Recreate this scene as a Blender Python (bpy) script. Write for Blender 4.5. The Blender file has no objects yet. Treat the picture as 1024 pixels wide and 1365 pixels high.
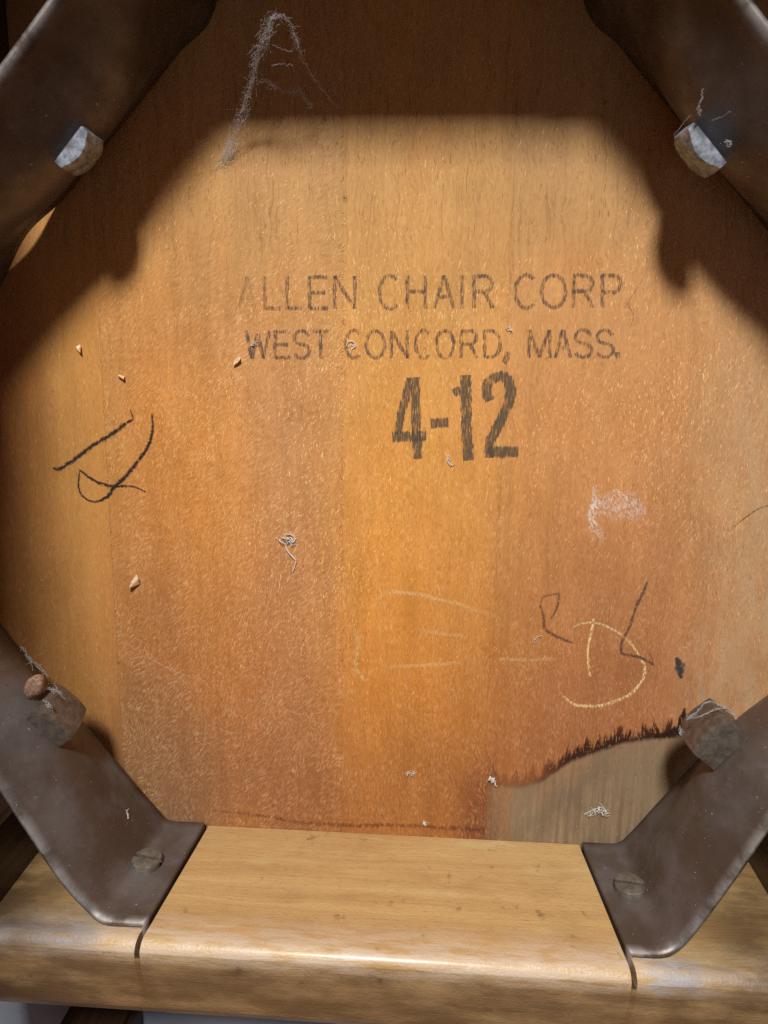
import bpy, bmesh, math, random
import numpy as np
from mathutils import Vector, Matrix

random.seed(7)
rng = np.random.default_rng(11)
scene = bpy.context.scene
col = scene.collection
MM = 0.001

# ------------------------------------------------------------------ camera
# seat plane is z = 0, the legs (and the camera) are on the +z side, x right, y up in the picture
F_PX, CX, CY, CAM_H = 985.0, 512.0, 682.5, 280.0          # pixels / millimetres

def _rot():
    n = np.array([(575 - CX) / F_PX, (500 - CY) / F_PX, 1.0]); n /= np.linalg.norm(n)
    wy = np.array([0, -1, 0.]); wy -= n * wy.dot(n); wy /= np.linalg.norm(wy)
    wx = np.cross(wy, -n)
    c, s = math.cos(0.026), math.sin(0.026)
    return np.stack([c * wx - s * wy, c * wy + s * wx, -n], 0)
RC = _rot()

def at(px, py, z=0.0):
    """a point of the photograph at a known height above the seat, in mm"""
    d = RC @ np.array([(px - CX) / F_PX, (py - CY) / F_PX, 1.0])
    t = (z - CAM_H) / d[2]
    return np.array([t * d[0], t * d[1], z])

def to_px(x, y, z=0.0):
    p = np.stack([x, y, np.full_like(x, z - CAM_H)], -1) @ RC
    return CX + F_PX * p[..., 0] / p[..., 2], CY + F_PX * p[..., 1] / p[..., 2]

cam_data = bpy.data.cameras.new('camera')
cam_data.sensor_fit = 'VERTICAL'
cam_data.sensor_height = 24.0
cam_data.lens = F_PX / 1365.0 * 24.0
cam_data.clip_start = 0.005
cam_data.clip_end = 50.0
cam_data.dof.use_dof = True
cam_data.dof.focus_distance = 0.285
cam_data.dof.aperture_fstop = 9.5
cam = bpy.data.objects.new('camera', cam_data)
col.objects.link(cam)
M = Matrix.Identity(4)
for i in range(3):
    M[i][0] = RC[i, 0]; M[i][1] = -RC[i, 1]; M[i][2] = -RC[i, 2]
M[2][3] = CAM_H * MM
cam.matrix_world = M
scene.camera = cam

# ------------------------------------------------------------------ light
world = bpy.data.worlds.new('World')
scene.world = world
world.use_nodes = True
bg = world.node_tree.nodes['Background']
bg.inputs['Color'].default_value = (1.0, 0.50, 0.32, 1)
bg.inputs['Strength'].default_value = 0.112

def area(name, loc, target, sx, sy, energy, color):
    d = bpy.data.lights.new(name, 'AREA')
    d.shape = 'RECTANGLE'; d.size = sx; d.size_y = sy; d.energy = energy; d.color = color
    o = bpy.data.objects.new(name, d); col.objects.link(o)
    o.location = loc
    o.rotation_euler = (Vector(target) - Vector(loc)).to_track_quat('-Z', 'Y').to_euler()
    return o
LD = Vector((-0.085, 1.0, 1.0)).normalized()
area('window_light', tuple(LD * 2.4 + Vector((0, -0.03, 0))), (0, -0.03, 0), 0.30, 0.36, 78.0, (1.0, 0.975, 0.93))
area('room_light', (0.3, -0.8, 2.3), (0, 0, 0), 1.4, 1.0, 2.2, (0.74, 0.86, 1.0))

vs = scene.view_settings
scene.display_settings.display_device = 'sRGB'
vs.view_transform = 'Standard'; vs.look = 'None'; vs.exposure = 0.0; vs.gamma = 1.0
vs.use_curve_mapping = False
scene.cycles.use_denoising = False
scene.cycles.sample_clamp_indirect = 2.0
scene.cycles.sample_clamp_direct = 12.0
scene.cycles.max_bounces = 8
scene.cycles.transparent_max_bounces = 24

# ------------------------------------------------------------------ helpers
def lin(c):
    c = np.asarray(c, float) / 255.0
    return np.where(c <= 0.04045, c / 12.92, ((c + 0.055) / 1.055) ** 2.4)
def rgba(r, g, b):
    return tuple(lin((r, g, b))) + (1.0,)

def tag(o, label=None, cat=None, group=None, kind=None):
    if label: o['label'] = label
    if cat: o['category'] = cat
    if group: o['group'] = group
    if kind: o['kind'] = kind
    return o

def link(name, me, m, parent=None):
    o = bpy.data.objects.new(name, me)
    if m is not None and not me.materials: me.materials.append(m)
    col.objects.link(o)
    if parent is not None: o.parent = parent
    return o

def mesh_obj(name, verts, faces, m, parent=None, smooth=False, uvs=None):
    me = bpy.data.meshes.new(name)
    me.from_pydata([tuple(float(c) * MM for c in v) for v in verts], [], [tuple(f) for f in faces])
    if uvs is not None:
        uv = me.uv_layers.new(name='UVMap')
        for li, l in enumerate(me.loops): uv.data[li].uv = uvs[l.vertex_index]
    if smooth:
        for p in me.polygons: p.use_smooth = True
    me.update()
    return link(name, me, m, parent)

def bm_obj(name, bm, m, parent=None, smooth=None):
    bmesh.ops.recalc_face_normals(bm, faces=bm.faces)
    bmesh.ops.scale(bm, vec=(MM, MM, MM), verts=bm.verts)
    me = bpy.data.meshes.new(name); bm.to_mesh(me); bm.free()
    if smooth is not None:
        for p in me.polygons: p.use_smooth = True
        me.set_sharp_from_angle(angle=math.radians(smooth))
    return link(name, me, m, parent)

# node helpers ------------------------------------------------------
class G:
    def __init__(s, name):
        s.m = bpy.data.materials.new(name); s.m.use_nodes = True
        s.t = s.m.node_tree; s.N = s.t.nodes; s.L = s.t.links
        s.b = s.N['Principled BSDF']; s.out = s.N['Material Output']
        tc = s.N.new('ShaderNodeTexCoord')
        s.P = s.map(tc.outputs['Object'], scale=(1000, 1000, 1000))      # millimetres
        s.uv = tc.outputs['UV']
    def set(s, sock, v):
        if hasattr(v, 'links'): s.L.new(v, sock)
        elif v is not None:
            sock.default_value = v
    def map(s, v, scale=(1, 1, 1), rot=(0, 0, 0), loc=(0, 0, 0)):
        n = s.N.new('ShaderNodeMapping')
        s.L.new(v, n.inputs['Vector'])
        n.inputs['Scale'].default_value = scale; n.inputs['Rotation'].default_value = rot
        n.inputs['Location'].default_value = loc
        return n.outputs[0]
    def noise(s, v, scale=1.0, detail=3.0, rough=0.55, dist=0.0, lac=2.0):
        n = s.N.new('ShaderNodeTexNoise')
        s.L.new(v, n.inputs['Vector'])
        n.inputs['Scale'].default_value = scale; n.inputs['Detail'].default_value = detail
        n.inputs['Roughness'].default_value = rough; n.inputs['Distortion'].default_value = dist
        n.inputs['Lacunarity'].default_value = lac
        return n.outputs['Fac']
    def math(s, op, a, b=None, c=None, clamp=False):
        n = s.N.new('ShaderNodeMath'); n.operation = op; n.use_clamp = clamp
        s.set(n.inputs[0], a)
        if b is not None: s.set(n.inputs[1], b)
        if c is not None: s.set(n.inputs[2], c)
        return n.outputs[0]
    def ramp(s, v, lo, hi, a=0.0, b=1.0, smooth=True):
        n = s.N.new('ShaderNodeMapRange'); n.interpolation_type = 'SMOOTHSTEP' if smooth else 'LINEAR'
        n.clamp = True
        s.set(n.inputs['Value'], v)
        n.inputs['From Min'].default_value = lo; n.inputs['From Max'].default_value = hi
        n.inputs['To Min'].default_value = a; n.inputs['To Max'].default_value = b
        return n.outputs['Result']
    def mix(s, fac, a, b, mode='MIX'):
        n = s.N.new('ShaderNodeMix'); n.data_type = 'RGBA'; n.blend_type = mode
        s.set(n.inputs[0], fac); s.set(n.inputs[6], a); s.set(n.inputs[7], b)
        return n.outputs[2]
    def attr(s, name, out='Fac'):
        n = s.N.new('ShaderNodeAttribute'); n.attribute_name = name
        return n.outputs[out]
    def sep(s, v):
        n = s.N.new('ShaderNodeSeparateXYZ'); s.L.new(v, n.inputs[0]); return n.outputs
    def bump(s, h, dist, strength=1.0):
        n = s.N.new('ShaderNodeBump')
        n.inputs['Strength'].default_value = strength; n.inputs['Distance'].default_value = dist * MM
        s.L.new(h, n.inputs['Height'])
        s.L.new(n.outputs[0], s.b.inputs['Normal'])
    def fin(s, color=None, rough=None, metal=None, spec=None, alpha=None):
        for k, v in (('Base Color', color), ('Roughness', rough), ('Metallic', metal),
                     ('Specular IOR Level', spec), ('Alpha', alpha)):
            if v is not None: s.set(s.b.inputs[k], v)
        return s.m

# ------------------------------------------------------------------ materials
def mat_seat():
    g = G('seat_wood')
    tone = g.attr('tone', 'Color'); ang = g.attr('slant'); fz = g.attr('fuzz'); pr = g.attr('pores')
    sd = g.attr('stain'); grey = g.attr('grey')
    wob = g.noise(g.map(g.P, (.10, .05, 1)), 1.0, 2)
    wv = g.N.new('ShaderNodeVectorMath'); wv.operation = 'ADD'
    cmb = g.N.new('ShaderNodeCombineXYZ'); g.set(cmb.inputs[0], g.math('MULTIPLY', wob, 9.0))
    g.L.new(g.P, wv.inputs[0]); g.L.new(cmb.outputs[0], wv.inputs[1]); PW = wv.outputs[0]
    # soft fibre tone, upright and slanted; the torn fibres themselves are geometry
    f0 = g.noise(g.map(PW, (2.1, .36, 1)), 1.0, 4, .68)
    f1 = g.noise(g.map(g.map(PW, rot=(0, 0, math.radians(36))), (2.0, .40, 1)), 1.0, 4, .68)
    mask = g.noise(g.map(g.P, (.055, .04, 1)), 1.0, 3)
    a1 = g.math('MULTIPLY', ang, g.ramp(mask, .30, .52))
    fm = g.N.new('ShaderNodeMix'); g.set(fm.inputs[0], a1); g.set(fm.inputs[2], f0); g.set(fm.inputs[3], f1)
    fibn = fm.outputs[0]
    patch = g.ramp(g.noise(g.map(g.P, (.10, .05, 1), loc=(3, 8, 0)), 1.0, 5, .65), .34, .66)
    light = g.math('MULTIPLY', g.ramp(fibn, .44, .74), g.math('MULTIPLY', fz, g.math('ADD', .25, g.math('MULTIPLY', patch, .75))))
    dark = g.math('MULTIPLY', g.ramp(fibn, .56, .28), g.math('ADD', .35, g.math('MULTIPLY', g.math('SUBTRACT', 1.0, patch), .65)))
    # long grain
    gr = g.noise(g.map(PW, (.55, .016, 1)), 1.0, 5, .66)
    gr2 = g.noise(g.map(PW, (.13, .006, 1), loc=(5, 0, 0)), 1.0, 3, .5)
    blotch = g.noise(g.map(g.P, (.035, .022, 1), loc=(17, 3, 0)), 1.0, 4, .55)
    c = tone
    vmul = g.math('ADD', .37, g.math('ADD', g.math('MULTIPLY', gr, .50), g.math('ADD', g.math('MULTIPLY', gr2, .28), g.math('MULTIPLY', blotch, .50))))
    cm = g.N.new('ShaderNodeCombineXYZ')
    for i in range(3): g.set(cm.inputs[i], vmul)
    c = g.mix(1.0, c, cm.outputs[0], 'MULTIPLY')
    amber = g.ramp(g.noise(g.map(g.P, (.03, .02, 1), loc=(1, 31, 0)), 1.0, 3), .50, .70)
    c = g.mix(g.math('MULTIPLY', amber, .18), c, rgba(196, 122, 44))
    c = g.mix(g.math('MULTIPLY', dark, .50), c, rgba(132, 84, 50))
    c = g.mix(g.math('MULTIPLY', light, .55), c, rgba(240, 204, 158))
    # dark open pores
    pn = g.noise(g.map(PW, (2.0, .22, 1), loc=(8, 2, 0)), 1.0, 1.5, .5)
    pores = g.math('MULTIPLY', g.ramp(pn, .66, .74), pr)
    c = g.mix(g.math('MULTIPLY', pores, .45), c, rgba(92, 54, 30))
    stk = g.noise(g.map(PW, (1.0, .026, 1), loc=(2, 6, 0)), 1.0, 3, .6)
    c = g.mix(g.math('MULTIPLY', g.ramp(stk, .54, .72), g.math('MULTIPLY', pr, .42)), c, rgba(122, 82, 50))
    fine = g.noise(g.P, 3.2, 1, .5)
    c = g.mix(g.ramp(fine, .70, .78, 0, .45), c, rgba(100, 60, 34))
    # grey bleached wood and tide line
    spike = g.noise(g.map(PW, (.60, .04, 1)), 1.0, 4.5, .72)
    spike2 = g.noise(g.map(g.P, (.24, .03, 1), loc=(7, 7, 0)), 1.0, 2, .5)
    s1 = g.math('SUBTRACT', sd, g.math('MULTIPLY', g.math('SUBTRACT', spike, .5), 2.0))
    gmask = g.ramp(s1, .6, -.9)
    streak = g.noise(g.map(g.P, (.42, .022, 1), loc=(3, 1, 0)), 1.0, 5, .7)
    gcol = g.mix(g.ramp(streak, .32, .68), rgba(108, 95, 76), rgba(150, 132, 106))
    gcol = g.mix(g.math('MULTIPLY', g.ramp(sd, -14, -3), .5), gcol, rgba(150, 112, 80))
    gcol = g.mix(g.ramp(g.noise(g.map(g.P, (.05, .03, 1), loc=(9, 2, 0)), 1.0, 4, .6), .45, .66, 0, .7), gcol, rgba(100, 94, 76))
    gcol = g.mix(g.math('MULTIPLY', g.ramp(blotch, .42, .62), .6), gcol, rgba(128, 118, 96))
    gcol = g.mix(g.math('MULTIPLY', dark, .3), gcol, rgba(98, 84, 66))
    jx = g.math('ADD', g.sep(g.P)[0], g.math('MULTIPLY', g.math('SUBTRACT', spike2, .5), 16.0))
    c = g.mix(g.math('MULTIPLY', g.math('MULTIPLY', gmask, .84), g.ramp(jx, 26.0, 42.0, .25, 1.0)), c, gcol)
    gg = g.math('MULTIPLY', grey, g.ramp(g.noise(g.map(g.P, (.16, .05, 1)), 1.0, 4, .6), .30, .62))
    c = g.mix(g.math('MULTIPLY', gg, .75), c, rgba(182, 162, 130))
    tip = g.math('ADD', g.math('MULTIPLY', g.ramp(spike, .35, .76), 7.0), g.math('MULTIPLY', g.ramp(spike2, .35, .7), 3.2))
    up = g.ramp(g.math('SUBTRACT', sd, tip), 1.0, -1.8)
    lo = g.ramp(s1, -2.2, -.2)
    tide = g.math('MULTIPLY', g.math('MULTIPLY', up, lo), g.attr('tide'))
    c = g.mix(g.math('MULTIPLY', tide, .95), c, g.mix(g.math('MULTIPLY', g.attr('tide'), g.ramp(s1, 6.5, 2.0)), rgba(112, 52, 30), rgba(46, 22, 18)))
    h = g.math('ADD', g.math('MULTIPLY', fibn, g.math('ADD', .5, g.math('MULTIPLY', fz, .9))), g.math('MULTIPLY', gr, .35))
    h = g.math('SUBTRACT', h, g.math('MULTIPLY', pores, .6))
    g.bump(h, .20, .7)
    return g.fin(c, g.ramp(fibn, .3, .7, .66, .52), spec=.24)

def mat_rail():
    g = G('rail_wood')
    al = g.attr('along', 'Vector')          # x along the rail, y round the profile, in mm
    w = g.noise(g.map(al, (.010, .05, 1)), 1.0, 3)
    q = g.N.new('ShaderNodeVectorMath'); q.operation = 'ADD'
    cb = g.N.new('ShaderNodeCombineXYZ'); g.set(cb.inputs[1], g.math('MULTIPLY', w, 12.0))
    g.L.new(al, q.inputs[0]); g.L.new(cb.outputs[0], q.inputs[1]); Q = q.outputs[0]
    gr = g.noise(g.map(Q, (.018, .95, 1)), 1.0, 5, .68)
    ring = g.noise(g.map(Q, (.004, .10, 1)), 1.0, 3, .5)
    dash = g.noise(g.map(al, (.22, 2.0, 1)), 1.0, 3, .6)
    blotch = g.noise(g.map(al, (.03, .06, 1), loc=(4, 4, 0)), 1.0, 4, .6)
    c = g.mix(g.ramp(ring, .32, .68), rgba(182, 146, 96), rgba(198, 164, 112))
    c = g.mix(g.ramp(gr, .38, .75, 0, .42), c, rgba(166, 130, 82))
    c = g.mix(g.ramp(dash, .56, .70, 0, .5), c, rgba(140, 102, 62))
    dash2 = g.noise(g.map(al, (.09, 1.1, 1), loc=(5, 5, 0)), 1.0, 4, .7)
    c = g.mix(g.ramp(dash2, .56, .74, 0, .4), c, rgba(150, 112, 70))
    c = g.mix(g.ramp(blotch, .50, .72, 0, .5), c, rgba(162, 124, 78))
    c = g.mix(g.ramp(g.noise(g.map(al, (.02, .08, 1), loc=(40, 1, 0)), 1.0, 3), .54, .74, 0, .45), c, rgba(206, 184, 132))
    # rubbed finish follows the eased edge; underside shade is painted into the colour
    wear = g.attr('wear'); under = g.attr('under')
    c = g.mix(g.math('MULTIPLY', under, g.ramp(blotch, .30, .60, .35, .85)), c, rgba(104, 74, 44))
    pale = g.math('MULTIPLY', wear, g.ramp(g.noise(g.map(al, (.06, .3, 1)), 1.0, 4, .65), .32, .6))
    c = g.mix(g.math('MULTIPLY', pale, .75), c, rgba(206, 188, 168))
    sm = g.attr('smear')
    sn = g.noise(g.map(al, (.12, .35, 1), loc=(2, 9, 0)), 1.0, 5, .7)
    smm = g.math('MULTIPLY', sm, g.ramp(sn, .26, .60))
    c = g.mix(g.math('MULTIPLY', smm, .7), c, g.mix(g.ramp(sn, .35, .62), rgba(128, 130, 138), rgba(166, 174, 184)))
    c = g.mix(g.math('MULTIPLY', g.attr('end_dark'), g.ramp(blotch, .30, .62, .35, .95)), c, rgba(84, 64, 44))  # darker brown towards the rail ends
    dirt = g.noise(g.P, .12, 5, .65)
    c = g.mix(g.math('MULTIPLY', g.ramp(dirt, .60, .74), .55), c, rgba(84, 62, 42))
    c = g.mix(g.math('MULTIPLY', g.attr('groove'), .92), c, rgba(38, 26, 18))
    h = g.math('ADD', g.math('MULTIPLY', gr, .7), g.math('ADD', g.math('MULTIPLY', dash, .3), g.math('MULTIPLY', g.noise(g.P, .9, 3, .6), .8)))
    g.bump(h, .34, .8)
    g.b.inputs['Coat Weight'].default_value = .28; g.b.inputs['Coat Roughness'].default_value = .24
    return g.fin(c, g.ramp(blotch, .3, .7, .34, .5), spec=.5)

def mat_leg():
    g = G('leg_wood')
    gr = g.noise(g.map(g.P, (.5, .5, .012)), 1.0, 5, .6)
    c = g.mix(g.ramp(gr, .3, .7), rgba(50, 34, 24), rgba(78, 54, 36))
    g.bump(gr, .2, .5)
    return g.fin(c, .4)

def mat_steel(name='bracket_steel', seed=0.0, tone=1.0):
    g = G(name)
    a = g.noise(g.map(g.P, (.03, .03, .03), loc=(seed, 2, 5)), 1.0, 5, .6)
    b = g.noise(g.map(g.P, (.10, .10, .05), loc=(seed, 9, 5)), 1.0, 5, .65)
    f = g.noise(g.P, 1.6, 4, .7)
    c = g.mix(g.ramp(a, .36, .66), rgba(94, 84, 76), rgba(116, 110, 109))
    rust = g.math('MULTIPLY', g.ramp(a, .60, .38), .40)
    c = g.mix(rust, c, rgba(74, 52, 38))
    c = g.mix(g.ramp(g.noise(g.map(g.P, (.05, .05, .05), loc=(seed + 7, 1, 1)), 1.0, 4, .6), .56, .74, 0, .5), c, rgba(124, 116, 126))
    speck = g.ramp(g.noise(g.P, .75, 1.5, .6), .735, .775)
    c = g.mix(g.math('MULTIPLY', speck, .7), c, rgba(196, 190, 182))
    c = g.mix(g.ramp(f, .58, .8, 0, .22), c, rgba(70, 60, 54))
    scr = g.noise(g.map(g.map(g.P, rot=(.5, .3, .9)), (.05, 2.2, .6), loc=(seed, 3, 3)), 1.0, 2, .5)
    c = g.mix(g.ramp(scr, .70, .76, 0, .35), c, rgba(150, 142, 136))
    rs_ = g.noise(g.map(g.P, (.45, .45, .45), loc=(4, seed, 1)), 1.0, 4, .7)
    c = g.mix(g.ramp(rs_, .62, .70, 0, .55), c, rgba(78, 48, 30))
    wear = g.attr('edgewear')
    c = g.mix(g.math('MULTIPLY', g.math('MULTIPLY', wear, g.ramp(b, .36, .6)), .8), c, rgba(176, 172, 170))
    g.bump(g.math('ADD', g.math('MULTIPLY', b, .5), g.math('MULTIPLY', f, .25)), .22, .5)
    return g.fin(c, g.ramp(b, .35, .7, .40, .60), g.ramp(a, .3, .7, .35, .55), spec=.45)

def mat_zinc(name, light):
    g = G(name)
    b = g.noise(g.P, .35, 5, .65); f = g.noise(g.map(g.P, (2.5, .4, .4)), 1.0, 3, .6)
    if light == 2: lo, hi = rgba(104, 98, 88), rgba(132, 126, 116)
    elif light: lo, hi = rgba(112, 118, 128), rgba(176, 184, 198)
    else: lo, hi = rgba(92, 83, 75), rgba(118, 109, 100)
    c = g.mix(g.ramp(b, .34, .66), lo, hi)
    c = g.mix(g.ramp(f, .56, .75, 0, .45), c, rgba(70, 62, 58))
    g.bump(g.math('ADD', b, g.math('MULTIPLY', f, .4)), .35, .6)
    return g.fin(c, .42, .35 if light == 1 else .5)

def mat_ink(name, color, lo, hi, edge=.55, amount=1.0, stretch=(2.0, .35, 1), rough=.8, color2=None, slant=0.0):
    """flat marks on the wood: broken up by the fibres they lie on; uv.y runs across a stroke"""
    g = G(name)
    v = g.sep(g.uv)
    cross = g.math('SUBTRACT', 1.0, g.math('ABSOLUTE', g.math('SUBTRACT', g.math('MULTIPLY', v[1], 2.0), 1.0)))
    n = g.noise(g.map(g.map(g.P, rot=(0, 0, math.radians(slant))), stretch), 1.0, 3, .65)
    n2 = g.noise(g.P, .22, 3, .6)
    nn = g.math('ADD', g.math('MULTIPLY', n, .78), g.math('MULTIPLY', n2, .22))
    body = g.ramp(nn, lo, hi)
    e = g.ramp(g.math('ADD', cross, g.math('MULTIPLY', g.math('SUBTRACT', n, .5), 1.6)), .06, edge)
    al = g.math('MULTIPLY', g.math('MULTIPLY', body, e), g.math('MULTIPLY', g.attr('strength'), amount), clamp=True)
    c = color if color2 is None else g.mix(g.ramp(n2, .4, .6), color, color2)
    return g.fin(c, rough, spec=.25, alpha=al)

def mat_web(name='cobweb_silk', col_=(205, 205, 205), alpha=.75):
    g = G(name)
    c = g.mix(g.noise(g.P, .8, 2), rgba(*[int(x * .8) for x in col_]), rgba(*col_))
    g.b.inputs['Subsurface Weight'].default_value = 0.0
    return g.fin(c, .7, spec=.3, alpha=alpha)

def mat_chip(name, a, b):
    g = G(name)
    n = g.noise(g.map(g.P, (.8, .8, 2.0)), 1.0, 4, .65)
    g.bump(n, .3, .7)
    return g.fin(g.mix(g.ramp(n, .35, .65), rgba(*a), rgba(*b)), .75)

def mat_floor():
    g = G('floor_paint')
    n = g.noise(g.P, .012, 5, .6)
    g.bump(g.noise(g.P, .3, 4, .6), .2, .4)
    return g.fin(g.mix(g.ramp(n, .35, .65), rgba(118, 130, 148), rgba(150, 162, 178)), .55)

M_SEAT, M_RAIL, M_LEG = mat_seat(), mat_rail(), mat_leg()
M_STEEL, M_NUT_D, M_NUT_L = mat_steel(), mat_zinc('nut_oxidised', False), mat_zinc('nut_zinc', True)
M_SCREW = mat_zinc('screw_steel', 2); M_SCREW.node_tree.nodes['Principled BSDF'].inputs['Roughness'].default_value = .30
M_INK = mat_ink('stamp_ink', rgba(88, 76, 66), .36, .64, color2=rgba(86, 78, 80), amount=.80)
M_INKB = mat_ink('stamp_ink_bold', rgba(90, 82, 70), .30, .58, edge=.30, color2=rgba(90, 82, 70), amount=.78, stretch=(2.2, .26, 1))
M_MARK = mat_ink('marker_ink', rgba(36, 32, 36), .28, .46, edge=1.1, stretch=(.8, .8, 1))
M_PENCIL = mat_ink('pencil_line', rgba(92, 72, 64), .30, .58, edge=.9, amount=.8, stretch=(1.4, .8, 1))
M_CHALK = mat_ink('chalk_line', rgba(240, 212, 150), .38, .58, edge=.8, amount=.92, stretch=(2.0, .7, 1))
M_SCRATCH = mat_ink('scratch_line', rgba(216, 180, 140), .44, .60, edge=.7, amount=.7, stretch=(1.6, 1.0, 1))
M_SPOT = mat_ink('spot_ink', rgba(58, 56, 62), .24, .46, edge=.8, amount=.9, stretch=(.9, .6, 1))
M_TIDE = mat_ink('tide_edge', rgba(44, 26, 22), .30, .5, edge=.6, amount=.95, stretch=(1.0, .3, 1))
M_JUNCTION = mat_ink('junction_line', rgba(112, 62, 40), .34, .62, edge=.9, amount=.7, stretch=(.7, .3, 1))
M_WHITE = mat_ink('white_smear', rgba(240, 230, 218), .42, .58, edge=.8, amount=.72, stretch=(1.3, .55, 1), slant=-20)
M_WEB = mat_web()
M_WEB_DIM = mat_web('cobweb_dusty', (250, 250, 252), .66)
M_LINT = mat_web('lint_fibre', (252, 250, 246), 1.0)

# ------------------------------------------------------------------ the setting
FLOOR_Z = -24.0
def grid_floor():
    s = 2500
    return mesh_obj('floor', [(-s, -s, FLOOR_Z), (s, -s, FLOOR_Z), (s, s, FLOOR_Z), (-s, s, FLOOR_Z)], [(0, 1, 2, 3)], mat_floor())
tag(grid_floor(), kind='structure')

# ------------------------------------------------------------------ the chair
chair = bpy.data.objects.new('chair', None); col.objects.link(chair)
chair.empty_display_size = .1
chair.location = (0, 0, FLOOR_Z * MM)
tag(chair, 'upturned wooden chair seen from below, steel corner brackets and stamped maker name', 'chair')

def under(o, parent):
    o.parent = parent
    o.matrix_parent_inverse = parent.matrix_world.inverted() if parent is not chair else Matrix.Translation((0, 0, -FLOOR_Z * MM))
    return o
_link = link
def link(name, me, m, parent=None):
    o = _link(name, me, m, None)
    if parent is chair: o.parent = chair; o.matrix_parent_inverse = Matrix.Translation((0, 0, -FLOOR_Z * MM))
    elif parent is not None: o.parent = parent        # all parts share one coordinate frame
    return o

# rails stand round the seat: inner faces, mm
XL, XR, YB, YT = -186.0, 165.0, -190.0, 135.0
RAIL_H, RAIL_T = 64.0, 25.0

# --- seat: a core slab with four glued boards on the side we see
SX0, SX1, SY0, SY1 = XL - 22, XR + 22, YB - 22, YT + 22
bm = bmesh.new()
bmesh.ops.create_cube(bm, size=1.0)
bmesh.ops.scale(bm, vec=(SX1 - SX0 + 14, SY1 - SY0 + 14, 14.0), verts=bm.verts)
bmesh.ops.translate(bm, vec=((SX0 + SX1) / 2, (SY0 + SY1) / 2, -16.0), verts=bm.verts)
bmesh.ops.bevel(bm, geom=bm.edges[:] , offset=4, segments=3, affect='EDGES', profile=.5)
seat = bm_obj('seat_panel', bm, M_LEG, chair, 40)

# seat tone, with shade painted in along the left, r g b as sRGB, blended by soft patches (px, py, sx, sy, colour, weight)
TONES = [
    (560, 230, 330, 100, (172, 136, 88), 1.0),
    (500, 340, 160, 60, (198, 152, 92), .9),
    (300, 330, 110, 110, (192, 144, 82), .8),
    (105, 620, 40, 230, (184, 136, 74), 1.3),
    (20, 700, 40, 300, (128, 80, 38), 1.0),  # leg's shadow deepened here by a darker tone
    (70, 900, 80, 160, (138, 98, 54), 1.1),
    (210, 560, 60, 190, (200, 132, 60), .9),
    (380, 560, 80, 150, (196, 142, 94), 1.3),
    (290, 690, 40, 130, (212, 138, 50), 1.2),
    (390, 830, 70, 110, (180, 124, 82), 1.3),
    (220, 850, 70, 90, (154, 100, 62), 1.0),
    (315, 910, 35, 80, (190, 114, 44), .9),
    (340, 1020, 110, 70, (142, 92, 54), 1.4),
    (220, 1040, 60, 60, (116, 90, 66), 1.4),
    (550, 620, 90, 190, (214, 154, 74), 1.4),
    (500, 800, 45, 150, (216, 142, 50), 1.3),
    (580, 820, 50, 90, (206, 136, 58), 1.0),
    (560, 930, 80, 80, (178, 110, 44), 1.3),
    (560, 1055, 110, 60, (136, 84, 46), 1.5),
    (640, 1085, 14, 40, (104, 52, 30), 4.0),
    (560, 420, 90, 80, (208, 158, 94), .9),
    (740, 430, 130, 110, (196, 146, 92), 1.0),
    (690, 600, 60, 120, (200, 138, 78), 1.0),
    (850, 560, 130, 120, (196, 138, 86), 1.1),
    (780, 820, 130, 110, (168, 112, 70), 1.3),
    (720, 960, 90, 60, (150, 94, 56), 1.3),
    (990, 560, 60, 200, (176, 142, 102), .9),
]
TIDE_X = [640, 655, 690, 722, 760, 790, 830, 870, 900, 915, 940, 1080]
TIDE_Y = [1040, 1044, 1047, 1039, 1012, 1001, 987, 981, 980, 976, 972, 930]

def smooth(a, lo, hi):
    t = np.clip((a - lo) / (hi - lo), 0, 1); return t * t * (3 - 2 * t)

def board_z(x, y, b):
    return .06 * np.sin(x * .11 + b) * np.sin(y * .023 + 2 * b) - .06 - .07 * (b % 2)

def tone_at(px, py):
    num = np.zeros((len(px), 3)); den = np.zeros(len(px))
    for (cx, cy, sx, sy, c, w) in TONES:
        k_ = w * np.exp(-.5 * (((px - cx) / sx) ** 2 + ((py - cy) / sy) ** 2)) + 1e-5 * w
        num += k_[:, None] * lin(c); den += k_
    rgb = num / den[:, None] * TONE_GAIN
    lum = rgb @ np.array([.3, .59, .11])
    return rgb * np.stack([np.ones(len(px)), 1 - .005 * smooth(py, 300, 500), 1 - .04 * smooth(py, 300, 500)], -1)

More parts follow.
